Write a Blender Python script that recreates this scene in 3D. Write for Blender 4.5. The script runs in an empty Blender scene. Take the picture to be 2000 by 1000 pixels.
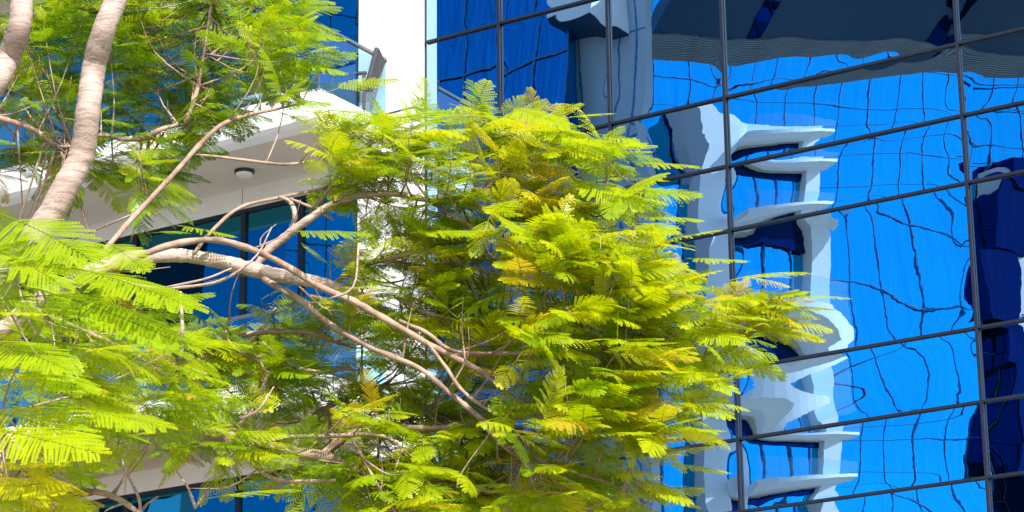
import bpy, math, random
import numpy as np
from mathutils import Vector, Matrix

random.seed(11)
RNG = np.random.default_rng(7)
scene = bpy.context.scene
COL = scene.collection

# ------------------------------------------------------------------ camera
FPX = 5100.0                                   # focal length in photo pixels (2000 wide)
PITCH, ROLL, YAW = math.radians(17.6), math.radians(0.7), math.radians(57.5)
Fv = np.array([0, math.cos(PITCH), math.sin(PITCH)])
R0 = np.array([1.0, 0, 0])
U0 = np.array([0, -math.sin(PITCH), math.cos(PITCH)])
Uv = U0 * math.cos(ROLL) + R0 * math.sin(ROLL)
Rv = R0 * math.cos(ROLL) - U0 * math.sin(ROLL)
CAM = np.array([0, 0, 1.6])
cd = bpy.data.cameras.new('camera')
cd.sensor_width = 36.0
cd.lens = 36.0 * FPX / 2000.0
cd.clip_start = 0.1
cd.clip_end = 3000
cam = bpy.data.objects.new('camera', cd)
COL.objects.link(cam)
cam.matrix_world = Matrix(((Rv[0], Uv[0], -Fv[0], CAM[0]), (Rv[1], Uv[1], -Fv[1], CAM[1]),
                           (Rv[2], Uv[2], -Fv[2], CAM[2]), (0, 0, 0, 1)))
scene.camera = cam

# ------------------------------------------------------------------ sky, sun, exposure
SUN_EL, SUN_AZ = math.radians(41), math.radians(163)     # azimuth clockwise from +Y (view direction)
world = bpy.data.worlds.new('World')
scene.world = world
world.use_nodes = True
wn = world.node_tree.nodes
sky = wn.new('ShaderNodeTexSky')
sky.sky_type = 'NISHITA'
sky.sun_disc = False
sky.sun_elevation = SUN_EL
sky.sun_rotation = SUN_AZ
sky.air_density = 1.0
sky.dust_density = 0.6
sky.ozone_density = 1.5
bg = wn['Background']
bg.inputs['Strength'].default_value = 0.13
world.node_tree.links.new(sky.outputs[0], bg.inputs['Color'])
sl = bpy.data.lights.new('sun', 'SUN')
sl.energy = 5.0
sl.angle = math.radians(0.5)
sl.color = (1.0, 0.955, 0.88)
sun = bpy.data.objects.new('sun', sl)
COL.objects.link(sun)
sdir = Vector((math.sin(SUN_AZ) * math.cos(SUN_EL), math.cos(SUN_AZ) * math.cos(SUN_EL), math.sin(SUN_EL)))
sun.rotation_euler = sdir.to_track_quat('Z', 'Y').to_euler()
sun.location = (20, -30, 60)
scene.view_settings.view_transform = 'Standard'
scene.view_settings.look = 'None'
scene.view_settings.exposure = 0.8
scene.view_settings.gamma = 1.0
scene.view_settings.use_curve_mapping = False
scene.cycles.caustics_reflective = False
scene.cycles.caustics_refractive = False
scene.cycles.max_bounces = 12
scene.cycles.diffuse_bounces = 8
scene.cycles.glossy_bounces = 6
scene.cycles.transparent_max_bounces = 12

# ------------------------------------------------------------------ frames of reference
# facade axes: W runs along the facade to the right, N points out of it
W = np.array([math.sin(YAW), -math.cos(YAW), 0])
N = np.array([-math.cos(YAW), -math.sin(YAW), 0])


def ray(px, py):
    d = Fv * FPX + Rv * (px - 1000) + Uv * (500 - py)
    return d / np.linalg.norm(d)


def at(px, py, depth):
    """point on the sight line through a photo pixel at a ground distance"""
    d = ray(px, py)
    return CAM + d * (depth / d[1])


_d = ray(830, 500)
O = CAM + _d * (40.0 / _d[1])
O[2] = 0.0
ANG = math.atan2(W[1], W[0])


def sz(px, py, n=0.0):
    """facade coordinates (s, z) where the sight line meets the plane n metres before the glass wall"""
    d = ray(px, py)
    t = (n - (CAM - O) @ N) / (d @ N)
    p = CAM + d * t - O
    return float(p @ W), float(p[2])


def world_of(s, n, z):
    return O + W * s + N * n + np.array([0, 0, z])


# ------------------------------------------------------------------ materials
def mat(name):
    m = bpy.data.materials.new(name)
    m.use_nodes = True
    nt = m.node_tree
    nt.nodes.clear()
    out = nt.nodes.new('ShaderNodeOutputMaterial')
    return m, nt, out


def nd(nt, kind, **kw):
    n = nt.nodes.new(kind)
    for k, v in kw.items():
        if k.startswith('i_'):
            key = k[2:]
            n.inputs[int(key) if key.isdigit() else key.replace('_', ' ')].default_value = v
        else:
            setattr(n, k, v)
    return n


def ramp(nt, fac, stops):
    r = nt.nodes.new('ShaderNodeValToRGB')
    e = r.color_ramp.elements
    e[0].position, e[0].color = stops[0][0], (*stops[0][1], 1)
    e[1].position, e[1].color = stops[-1][0], (*stops[-1][1], 1)
    for p, c in stops[1:-1]:
        x = e.new(p)
        x.color = (*c, 1)
    nt.links.new(fac, r.inputs[0])
    return r.outputs[0]


def plain(name, c1, c2=None, scale=3.0, rough=0.6, metal=0.0, bump=0.0, stretch=(1, 1, 1), spec=0.4):
    m, nt, out = mat(name)
    b = nd(nt, 'ShaderNodeBsdfPrincipled')
    b.inputs['Roughness'].default_value = rough
    b.inputs['Metallic'].default_value = metal
    b.inputs['Specular IOR Level'].default_value = spec
    tc = nd(nt, 'ShaderNodeTexCoord')
    mp = nd(nt, 'ShaderNodeMapping')
    mp.inputs['Scale'].default_value = stretch
    nt.links.new(tc.outputs['Object'], mp.inputs[0])
    no = nd(nt, 'ShaderNodeTexNoise', i_Scale=scale, i_Detail=6.0, i_Roughness=0.6)
    nt.links.new(mp.outputs[0], no.inputs['Vector'])
    col = ramp(nt, no.outputs[0], [(0.3, c1), (0.7, c2 or c1)])
    nt.links.new(col, b.inputs['Base Color'])
    if bump:
        bp = nd(nt, 'ShaderNodeBump', i_Strength=bump, i_Distance=0.02)
        nt.links.new(no.outputs[0], bp.inputs['Height'])
        nt.links.new(bp.outputs[0], b.inputs['Normal'])
    nt.links.new(b.outputs[0], out.inputs[0])
    return m


def mirror_glass(name, tint, base, share, rough=0.0, ripple=0.0, rscale=2.0, streak=0.0, pane_var=0.0):
    """solar-control glass: a tinted mirror coat over a dark room"""
    m, nt, out = mat(name)
    g = nd(nt, 'ShaderNodeBsdfGlossy', i_Roughness=rough)
    g.inputs['Color'].default_value = (*tint, 1)
    d = nd(nt, 'ShaderNodeBsdfDiffuse')
    d.inputs['Color'].default_value = (*base, 1)
    mx = nd(nt, 'ShaderNodeMixShader', i_0=share)
    nt.links.new(d.outputs[0], mx.inputs[1])
    nt.links.new(g.outputs[0], mx.inputs[2])
    tc = nd(nt, 'ShaderNodeTexCoord')
    if ripple:
        no = nd(nt, 'ShaderNodeTexNoise', i_Scale=rscale, i_Detail=2.0, i_Roughness=0.45)
        nt.links.new(tc.outputs['Object'], no.inputs['Vector'])
        bp = nd(nt, 'ShaderNodeBump', i_Strength=1.0, i_Distance=ripple)
        nt.links.new(no.outputs[0], bp.inputs['Height'])
        nt.links.new(bp.outputs[0], g.inputs['Normal'])
    if pane_var:
        oi = nd(nt, 'ShaderNodeObjectInfo')
        lo = tuple(c * (1 - pane_var) for c in tint)
        nt.links.new(ramp(nt, oi.outputs['Random'], [(0.0, lo), (1.0, tint)]), g.inputs['Color'])
    if streak:                                   # faint curtains / dirt runs, upright
        mp = nd(nt, 'ShaderNodeMapping')
        mp.inputs['Scale'].default_value = (3.0, 3.0, 0.12)
        nt.links.new(tc.outputs['Object'], mp.inputs[0])
        n2 = nd(nt, 'ShaderNodeTexNoise', i_Scale=2.5, i_Detail=4.0)
        nt.links.new(mp.outputs[0], n2.inputs['Vector'])
        c = ramp(nt, n2.outputs[0], [(0.3, tuple(t * (1 - streak) for t in tint)), (0.7, tint)])
        nt.links.new(c, g.inputs['Color'])
    nt.links.new(mx.outputs[0], out.inputs[0])
    return m


def clear_glass(name, tint, refl=0.12):
    m, nt, out = mat(name)
    t = nd(nt, 'ShaderNodeBsdfTransparent')
    t.inputs['Color'].default_value = (*tint, 1)
    g = nd(nt, 'ShaderNodeBsdfGlossy', i_Roughness=0.02)
    g.inputs['Color'].default_value = (0.8, 0.95, 1, 1)
    mx = nd(nt, 'ShaderNodeMixShader', i_0=refl)
    nt.links.new(t.outputs[0], mx.inputs[1])
    nt.links.new(g.outputs[0], mx.inputs[2])
    nt.links.new(mx.outputs[0], out.inputs[0])
    return m


M = {}
M['white'] = plain('white_panel', (0.74, 0.74, 0.75), (0.83, 0.83, 0.83), 1.6, 0.45, stretch=(1, 1, 0.25))
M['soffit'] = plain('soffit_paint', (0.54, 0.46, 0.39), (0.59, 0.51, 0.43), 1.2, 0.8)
M['joint'] = plain('joint_seal', (0.05, 0.045, 0.05), None, 4, 0.7)
M['frame'] = plain('window_frame', (0.018, 0.020, 0.03), (0.03, 0.03, 0.04), 5, 0.35, 0.3)
M['mullion'] = plain('mullion_metal', (0.006, 0.009, 0.020), (0.011, 0.014, 0.028), 6, 0.5, 0.0)
M['rail'] = plain('rail_metal', (0.20, 0.18, 0.19), (0.25, 0.23, 0.24), 8, 0.3, 0.7)
M['glass'] = mirror_glass('curtain_glass', (0.40, 0.65, 0.93), (0.0, 0.012, 0.035), 0.93, ripple=0.00012, rscale=3.0, pane_var=0.14)
M['window'] = mirror_glass('window_glass', (0.025, 0.23, 0.35), (0.001, 0.02, 0.04), 0.9, ripple=0.00012, rscale=2.0)
M['railglass'] = clear_glass('rail_glass', (0.72, 0.90, 0.95), 0.12)
M['towerglass'] = mirror_glass('tower_glass', (0.012, 0.52, 0.93), (0.0, 0.03, 0.09), 0.94, streak=0.16)
M['towerglass2'] = mirror_glass('tower_dark_glass', (0.012, 0.28, 0.68), (0.0, 0.008, 0.04), 0.92, streak=0.45)
M['skyglass'] = mirror_glass('neutral_mirror_glass', (0.75, 0.95, 1.0), (0.0, 0.03, 0.09), 0.94)
M['greywall'] = plain('grey_wall_paint', (0.36, 0.45, 0.54), (0.42, 0.50, 0.58), 0.4, 0.6)
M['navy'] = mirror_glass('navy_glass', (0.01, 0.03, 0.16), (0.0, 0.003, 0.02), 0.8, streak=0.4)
M['towerwhite'] = plain('tower_wall', (0.78, 0.80, 0.83), (0.82, 0.83, 0.85), 0.4, 0.6)
M['towerline'] = plain('tower_mullion', (0.012, 0.17, 0.42), None, 4, 0.5)
M['canopy'] = plain('canopy_metal', (0.002, 0.022, 0.065), (0.004, 0.03, 0.085), 0.8, 0.5)
M['slat'] = plain('canopy_slat', (0.20, 0.24, 0.28), (0.25, 0.29, 0.33), 3, 0.6)
M['chair'] = plain('chair_weave', (0.035, 0.035, 0.042), (0.07, 0.07, 0.08), 40, 0.7, bump=0.4)
M['brown'] = plain('sofa_weave', (0.10, 0.06, 0.05), (0.16, 0.10, 0.08), 40, 0.7, bump=0.4)
M['cushion'] = plain('cushion_cloth', (0.72, 0.72, 0.74), (0.8, 0.8, 0.8), 6, 0.9)
M['lightblack'] = plain('lamp_ring', (0.02, 0.02, 0.022), None, 5, 0.35)
M['lightwhite'] = plain('lamp_diffuser', (0.75, 0.74, 0.72), None, 5, 0.3)
M['ground'] = plain('paving', (0.27, 0.235, 0.195), (0.33, 0.29, 0.24), 0.8, 0.85)
M['roof'] = plain('roof_gravel', (0.35, 0.33, 0.31), (0.42, 0.4, 0.38), 9, 0.9)


def bark(name, c1, c2, dark, ring):
    m, nt, out = mat(name)
    b = nd(nt, 'ShaderNodeBsdfPrincipled', i_Roughness=0.75)
    b.inputs['Specular IOR Level'].default_value = 0.2
    tc = nd(nt, 'ShaderNodeTexCoord')
    n1 = nd(nt, 'ShaderNodeTexNoise', i_Scale=5.0, i_Detail=6.0, i_Roughness=0.65)
    nt.links.new(tc.outputs['Object'], n1.inputs['Vector'])
    mp = nd(nt, 'ShaderNodeMapping')
    mp.inputs['Scale'].default_value = (1.0, 1.0, ring)
    nt.links.new(tc.outputs['Object'], mp.inputs[0])
    n2 = nd(nt, 'ShaderNodeTexNoise', i_Scale=9.0, i_Detail=7.0, i_Roughness=0.7)
    nt.links.new(mp.outputs[0], n2.inputs['Vector'])
    n3 = nd(nt, 'ShaderNodeTexNoise', i_Scale=70.0, i_Detail=3.0)
    nt.links.new(tc.outputs['Object'], n3.inputs['Vector'])
    base = ramp(nt, n1.outputs[0], [(0.32, c1), (0.68, c2)])
    scar = ramp(nt, n2.outputs[0], [(0.34, tuple(c * 0.75 for c in dark)), (0.42, dark), (0.52, (1, 1, 1))])
    mx = nd(nt, 'ShaderNodeMix', data_type='RGBA', blend_type='MULTIPLY')
    mx.inputs[0].default_value = 0.55
    nt.links.new(base, mx.inputs[6])
    nt.links.new(scar, mx.inputs[7])
    nt.links.new(mx.outputs[2], b.inputs['Base Color'])
    ad = nd(nt, 'ShaderNodeMath', operation='ADD')
    nt.links.new(n2.outputs[0], ad.inputs[0])
    nt.links.new(n3.outputs[0], ad.inputs[1])
    bp = nd(nt, 'ShaderNodeBump', i_Strength=0.45, i_Distance=0.008)
    nt.links.new(ad.outputs[0], bp.inputs['Height'])
    nt.links.new(bp.outputs[0], b.inputs['Normal'])
    nt.links.new(b.outputs[0], out.inputs[0])
    return m


M['bark_pale'] = bark('pale_bark', (0.41, 0.305, 0.26), (0.56, 0.44, 0.385), (0.50, 0.40, 0.37), 7.0)
M['bark'] = bark('brown_bark', (0.30, 0.20, 0.15), (0.46, 0.335, 0.265), (0.5, 0.4, 0.36), 1.0)


def leaf(name, source):
    """leaflets: hue runs with each frond's age and the shade put into its tone, from deep green through fresh lime to yellowing"""
    m, nt, out = mat(name)
    a = nd(nt, 'ShaderNodeAttribute', attribute_type=source, attribute_name='tone')
    tc = nd(nt, 'ShaderNodeTexCoord')
    no = nd(nt, 'ShaderNodeTexNoise', i_Scale=(9.0 if source == 'OBJECT' else 16.0), i_Detail=3.0)
    nt.links.new(tc.outputs['Object'], no.inputs['Vector'])
    ma = nd(nt, 'ShaderNodeMath', operation='MULTIPLY_ADD')
    ma.inputs[1].default_value = 0.38
    nt.links.new(no.outputs[0], ma.inputs[0])
    nt.links.new(a.outputs['Fac'], ma.inputs[2])
    sb = nd(nt, 'ShaderNodeMath', operation='SUBTRACT')
    sb.inputs[1].default_value = 0.18
    nt.links.new(ma.outputs[0], sb.inputs[0])
    col = ramp(nt, sb.outputs[0], [(0.0, (0.075, 0.165, 0.005)), (0.33, (0.27, 0.42, 0.003)), (0.6, (0.50, 0.57, 0.002)),
                                   (0.82, (0.60, 0.54, 0.006)), (1.0, (0.56, 0.42, 0.03))])
    d = nd(nt, 'ShaderNodeBsdfDiffuse')
    t = nd(nt, 'ShaderNodeBsdfTranslucent')
    g = nd(nt, 'ShaderNodeBsdfGlossy', i_Roughness=0.4)
    g.inputs['Color'].default_value = (0.9, 0.95, 0.8, 1)
    nt.links.new(col, d.inputs['Color'])
    br = nd(nt, 'ShaderNodeMix', data_type='RGBA', blend_type='MULTIPLY')
    br.inputs[0].default_value = 1.0
    br.inputs[7].default_value = (1.35, 1.3, 0.6, 1)
    nt.links.new(col, br.inputs[6])
    nt.links.new(br.outputs[2], t.inputs['Color'])
    m1 = nd(nt, 'ShaderNodeMixShader', i_0=0.56)
    nt.links.new(d.outputs[0], m1.inputs[1])
    nt.links.new(t.outputs[0], m1.inputs[2])
    m2 = nd(nt, 'ShaderNodeMixShader', i_0=0.035)
    nt.links.new(m1.outputs[0], m2.inputs[1])
    nt.links.new(g.outputs[0], m2.inputs[2])
    nt.links.new(m2.outputs[0], out.inputs[0])
    return m


M['leaf'] = leaf('frond_leaf', 'OBJECT')
M['leafmass'] = leaf('foliage_leaf', 'GEOMETRY')
M['leaf_tip'] = M['leaf']


# ------------------------------------------------------------------ builders
class MB:
    def __init__(self):
        self.v, self.f, self.mi = [], [], []

    def box(self, x0, x1, y0, y1, z0, z1, mi=0):
        b = len(self.v)
        x0, x1 = min(x0, x1), max(x0, x1)
        y0, y1 = min(y0, y1), max(y0, y1)
        z0, z1 = min(z0, z1), max(z0, z1)
        self.v += [(x0, y0, z0), (x1, y0, z0), (x1, y1, z0), (x0, y1, z0), (x0, y0, z1), (x1, y0, z1), (x1, y1, z1), (x0, y1, z1)]
        for q in ((0, 3, 2, 1), (4, 5, 6, 7), (0, 1, 5, 4), (1, 2, 6, 5), (2, 3, 7, 6), (3, 0, 4, 7)):
            self.f.append(tuple(b + i for i in q))
            self.mi.append(mi)
        return self

    def cyl(self, cx, cy, z0, z1, r0, r1, n=24, mi=0):
        b = len(self.v)
        for z, r in ((z0, r0), (z1, r1)):
            for i in range(n):
                a = 2 * math.pi * i / n
                self.v.append((cx + r * math.cos(a), cy + r * math.sin(a), z))
        for i in range(n):
            j = (i + 1) % n
            self.f.append((b + i, b + j, b + n + j, b + n + i))
            self.mi.append(mi)
        self.f.append(tuple(b + i for i in reversed(range(n))))
        self.f.append(tuple(b + n + i for i in range(n)))
        self.mi += [mi, mi]
        return self

    def mesh(self, name, mats):
        me = bpy.data.meshes.new(name)
        me.from_pydata(self.v, [], self.f)
        for m in mats:
            me.materials.append(m)
        if len(mats) > 1:
            me.polygons.foreach_set('material_index', self.mi)
        me.update()
        return me

    def build(self, name, mats, parent=None, bevel=0.0):
        if not isinstance(mats, (list, tuple)):
            mats = [mats]
        o = bpy.data.objects.new(name, self.mesh(name, mats))
        COL.objects.link(o)
        if parent:
            o.parent = parent
        if bevel:
            bv = o.modifiers.new('bevel', 'BEVEL')
            bv.width = bevel
            bv.segments = 2
        return o


def thing(name, label, cat, loc, rz=0.0, group=None):
    o = bpy.data.objects.new(name, None)
    COL.objects.link(o)
    o.location = loc
    o.rotation_euler = (0, 0, rz)
    o['label'] = label
    o['category'] = cat
    if group:
        o['group'] = group
    return o


def sub_empty(name, parent, loc=(0, 0, 0)):
    o = bpy.data.objects.new(name, None)
    COL.objects.link(o)
    o.parent = parent
    o.location = loc
    return o


# ------------------------------------------------------------------ ground
g = MB()
g.v = [(-900, -900, 0), (900, -900, 0), (900, 900, 0), (-900, 900, 0)]
g.f = [(0, 1, 2, 3)]
g.mi = [0]
gr = g.build('ground', M['ground'])
gr['kind'] = 'structure'

# ------------------------------------------------------------------ the building in view
# local axes: x = along the facade (s), y = into the building (-n), z = up
bld = thing('apartment_building', 'modern block with white balconied wing at left and blue mirror glass wall',
            'building', tuple(O), ANG)

COLS = [0.0, 1.46, 3.50, 5.52, 9.32, 13.1]
ROWS = [4.95, 6.02, 7.10, 9.44, 10.51, 11.57, 13.71, 14.73, 15.83, 18.0, 19.08, 20.15, 22.3]


def pane_mesh(w, h, rng, amp, nx, nz):
    """one sheet of glass: pillowed by its sealed air gap, with roller waves"""
    u = np.linspace(-1, 1, nx)
    v = np.linspace(-1, 1, nz)
    U, V = np.meshgrid(u, v)
    X, Z = U * w / 2, V * h / 2
    a = amp * rng.uniform(0.5, 1.0) * rng.choice([-1, 1], p=[0.3, 0.7])
    D = a * (1 - np.abs(U) ** 3.0) * (1 - np.abs(V) ** 3.0)
    D += X * rng.normal(0, 0.0009) + Z * rng.normal(0, 0.0011)
    for k in range(7):
        th = rng.uniform(0, math.pi)
        wl = rng.uniform(0.7, 2.2)
        D += 0.00015 * wl * rng.uniform(0.3, 1) / 1.2 * np.sin(2 * math.pi * (X * math.cos(th) + Z * math.sin(th)) / wl + rng.uniform(0, 6.28))
    edge = np.clip((np.maximum(np.abs(U) * 1.0, np.abs(V)) - 0.72) / 0.28, 0, 1) ** 2
    for k in range(5):
        th = rng.uniform(0, math.pi)
        wl = rng.uniform(0.35, 0.8)
        D += edge * 0.00016 * wl / 0.5 * np.sin(2 * math.pi * (X * math.cos(th) + Z * math.sin(th)) / wl + rng.uniform(0, 6.28))
    verts = np.stack([X, -D, Z], -1).reshape(-1, 3)
    idx = np.arange(nx * nz).reshape(nz, nx)
    faces = np.stack([idx[:-1, :-1], idx[:-1, 1:], idx[1:, 1:], idx[1:, :-1]], -1).reshape(-1, 4)
    me = bpy.data.meshes.new('glass_pane')
    me.from_pydata(verts.tolist(), [], faces.tolist())
    me.polygons.foreach_set('use_smooth', [True] * len(me.polygons))
    me.update()
    return me


prng = np.random.default_rng(21)
for ci in range(len(COLS) - 1):
    for ri in range(len(ROWS) - 1):
        w, h = COLS[ci + 1] - COLS[ci], ROWS[ri + 1] - ROWS[ri]
        me = pane_mesh(w, h, prng, (0.0006, 0.0011, 0.0015, 0.0042, 0.0022)[ci], int(10 + w * 9), int(8 + h * 9))
        me.materials.append(M['glass'])
        o = bpy.data.objects.new('glass_pane', me)
        COL.objects.link(o)
        o.parent = bld
        o.location = ((COLS[ci] + COLS[ci + 1]) / 2, 0.03, (ROWS[ri] + ROWS[ri + 1]) / 2)
for s in COLS[1:]:
    MB().box(s - 0.023, s + 0.023, -0.03, 0.02, 0.0, 22.3).build('mullion', M['mullion'], bld)
for ri, z in enumerate(ROWS):
    for ci in range(len(COLS) - 1):
        a, b = COLS[ci] + 0.024, COLS[ci + 1] - 0.024
        MB().box(a, b, -0.025, 0.02, z - 0.018, z + 0.018).build('transom', M['mullion'], bld)
MB().box(0.002, 13.1, 0.06, 14, 0, 22.28).build('core_wall', M['joint'], bld)
MB().box(-0.3, 13.2, -0.05, 14.1, 22.303, 22.9).build('parapet', M['white'], bld)
MB().box(0.0, 13.1, 0.0, 0.05, 0, 4.9).build('base_wall', M['white'], bld)

# --- white wing: window strips, spandrels, end pier, balconies (plane n = 0.3, y = -0.3)
PN = -0.30
FLOORS = [(11.46, 11.10), (16.06, 15.70), (20.66, 20.30)]      # (soffit level, window head) of three storeys
WS = [-1.13, -2.32, -3.53, -5.91, -7.10, -9.50, -11.9]
MB().box(-12.0, -0.002, 0.0, 14, 0, 22.28).build('core_wall', M['joint'], bld)
MB().box(-12.0, 0.0, -0.31, 14.1, 22.303, 22.9).build('parapet', M['white'], bld)

# pier panels with open joints at each slab
pz = [2.9, 7.50, 7.59, 12.10, 12.19, 16.06, 16.76, 20.66, 21.36, 22.3]
cuts = [2.0, 6.86, 7.58, 11.46, 12.16, 16.06, 16.77, 20.66, 21.37, 22.3]
for a, b in zip(cuts[:-1], cuts[1:]):
    MB().box(-1.13, 0.0, PN, -0.001, a + 0.018, b - 0.018).build('wall_panel', M['white'], bld, 0.006)
MB().box(-1.12, -0.012, PN + 0.02, -0.002, 2.0, 22.3).build('joint_backing', M['joint'], bld)


def win_strip(head, sill):
    """full-height glazing between the slabs: each bay a window with its own frame and pane"""
    for a, b in zip(WS[:-1], WS[1:]):
        fr = MB()
        lo, hi = b, a
        fr.box(lo + 0.003, lo + 0.045, PN + 0.03, PN + 0.12, sill, head)
        fr.box(hi - 0.045, hi - 0.003, PN + 0.03, PN + 0.12, sill, head)
        fr.box(lo + 0.046, hi - 0.046, PN + 0.03, PN + 0.12, head - 0.06, head)
        fr.box(lo + 0.046, hi - 0.046, PN + 0.03, PN + 0.12, sill, sill + 0.07)
        f = fr.build('window', M['frame'], bld)
        w, h = hi - lo - 0.09, head - sill - 0.13
        me = pane_mesh(w, h, prng, 0.0016, int(8 + w * 7), int(8 + h * 7))
        me.materials.append(M['window'])
        p = bpy.data.objects.new('pane', me)
        COL.objects.link(p)
        p.parent = f
        p.location = ((lo + hi) / 2, PN + 0.08, (sill + 0.07 + head - 0.06) / 2)


SE, NF = -0.52, 2.17          # balcony: right end and how far its front stands out
for zs, head in FLOORS:
    # spandrel panels above the windows
    sp = [-1.13, -3.53, -5.91, -9.50, -11.9]
    for a, b in zip(sp[:-1], sp[1:]):
        MB().box(b + 0.009, a - 0.009, PN + 0.005, -0.001, head + 0.004, zs + 0.56).build('spandrel_panel', M['white'], bld, 0.005)
    MB().box(-11.9, -1.14, PN + 0.03, -0.002, head + 0.01, zs + 0.5).build('joint_backing', M['joint'], bld)
    if zs > 12:
        win_strip(head, zs - 4.6 + 0.56)
    else:
        win_strip(head, zs - 4.6 + 0.56)
    # balcony
    slab = MB()
    prof = [(PN - 0.002, 0.0), (-NF + 0.30, 0.0), (-NF + 0.10, 0.03), (-NF + 0.02, 0.09), (-NF, 0.17), (-NF, 0.56), (PN - 0.002, 0.56)]
    n0 = len(prof)
    for s in (-12.0, SE):
        for (y, z) in prof:
            slab.v.append((s, y, zs + z))
    for i in range(n0):
        j = (i + 1) % n0
        slab.f.append((i, j, n0 + j, n0 + i))
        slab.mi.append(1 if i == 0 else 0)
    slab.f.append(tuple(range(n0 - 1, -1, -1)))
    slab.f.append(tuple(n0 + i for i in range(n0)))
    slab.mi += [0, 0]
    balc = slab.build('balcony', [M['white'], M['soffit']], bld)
    top = zs + 1.66
    bays = [-12.0, -9.4, -6.9, -4.4, -2.45, SE - 0.03]
    for a, b in zip(bays[:-1], bays[1:]):
        MB().box(a + 0.008, b - 0.008, -NF + 0.05, -NF + 0.062, zs + 0.562, top - 0.03).build('glass_rail', M['railglass'], balc)
    MB().box(SE - 0.06, SE - 0.048, -NF + 0.066, PN - 0.004, zs + 0.562, top - 0.03).build('glass_rail', M['railglass'], balc)
    MB().box(-12.0, SE - 0.02, -NF + 0.025, -NF + 0.085, top - 0.028, top + 0.02).build('handrail', M['rail'], balc)
    MB().box(SE - 0.085, SE - 0.021, -NF + 0.087, PN - 0.003, top - 0.028, top + 0.02).build('handrail', M['rail'], balc)
    MB().box(SE - 0.075, SE - 0.04, -NF + 0.03, -NF + 0.065, zs + 0.562, top - 0.03).build('rail_post', M['rail'], balc)
    # round ceiling lamps in the soffit
    sx, sn = -2.93, 1.0
    for k in range(1):
        lx = sx - 3.4 * k
        c = MB().cyl(lx, -sn, zs - 0.055, zs - 0.001, 0.16, 0.17, 28, 0)
        c.cyl(lx, -sn, zs - 0.10, zs - 0.056, 0.12, 0.145, 28, 1)
        c.build('ceiling_lamp', [M['lightblack'], M['lightwhite']], balc, 0.006)

# furniture on the balcony: dark woven armchair by the end glass, brown sofa with a pale cushion
BZ = 16.06 + 0.562


def local(s, n, z):
    return tuple(world_of(s, n, z))


ch = thing('balcony_chair', 'dark grey woven armchair behind the end glass of the balcony', 'chair', local(-0.90, 0.80, BZ), ANG + math.radians(-65))
MB().box(-0.30, 0.30, -0.28, 0.30, 0.36, 0.46).build('seat', M['chair'], ch, 0.03)
bk = MB().box(-0.30, 0.30, -0.045, 0.045, 0.0, 0.72).build('backrest', M['chair'], ch, 0.04)
bk.location = (0, 0.30, 0.40)
bk.rotation_euler = (math.radians(-14), 0, 0)
for sx in (-1, 1):
    MB().box(sx * 0.31, sx * 0.37, -0.28, 0.32, 0.60, 0.66).build('armrest', M['chair'], ch, 0.02)
    for sy in (-0.25, 0.27):
        MB().box(sx * 0.315, sx * 0.36, sy - 0.025, sy + 0.025, 0.0, 0.60).build('leg', M['chair'], ch)
sf = thing('balcony_sofa', 'brown woven sofa with a pale cushion on the balcony, half hidden by leaves', 'sofa', local(-2.35, 1.2, BZ), ANG)
MB().box(-0.55, 0.55, -0.35, 0.35, 0.06, 0.36).build('base', M['brown'], sf, 0.03)
MB().box(-0.55, 0.55, 0.22, 0.35, 0.365, 0.75).build('backrest', M['brown'], sf, 0.03)
MB().box(-0.50, 0.50, -0.34, 0.20, 0.365, 0.50).build('cushion', M['cushion'], sf, 0.05)
for sx in (-0.5, 0.5):
    for sy in (-0.3, 0.3):
        MB().box(sx - 0.03, sx + 0.03, sy - 0.03, sy + 0.03, 0, 0.058).build('foot', M['brown'], sf)


# ------------------------------------------------------------------ the buildings across the square, seen in the mirror glass
# real position: n metres out in front of the glass wall. V() turns a photo pixel of the mirror image into (s, z)
def V(px, py, t):
    return sz(px, py, -t)


def opp(name, label, cat, s, n, group=None):
    return thing(name, label, cat, tuple(world_of(s, n, 0)), ANG, group)


TURN = math.radians(60)          # the tower and the canopy stand turned to the square


def obox(parent, s_org, n_org, name, m, s0, s1, n0, n1, z0, z1, bevel=0):
    return MB().box(s0 - s_org, s1 - s_org, -(n0 - n_org), -(n1 - n_org), z0, z1).build(name, m, parent, bevel)


# (1) dark blue glass wing
t = 32.0
s1, s0 = V(1108, 400, t)[0], V(815, 400, t)[0]
ql = opp('glass_wing', 'narrow wing of dark blue glass mirrored beside the white pier', 'building', s0, t)
obox(ql, s0, t, 'wall', M['towerglass2'], s0, s1, t, t + 0.6, 0, 60)
for q in (840, 903, 975, 1043, 1104):
    s_ = V(q, 300, t)[0]
    obox(ql, s0, t, 'mullion', M['towerline'], s_ - 0.03, s_ + 0.03, t - 0.05, t - 0.002, 0, 60)
for k in range(13):
    z_ = V(900, 150, t)[1] - 30 + 5.0 * k
    obox(ql, s0, t, 'transom', M['towerline'], s0, s1, t - 0.08, t - 0.051, z_ - 0.03, z_ + 0.03)

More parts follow.
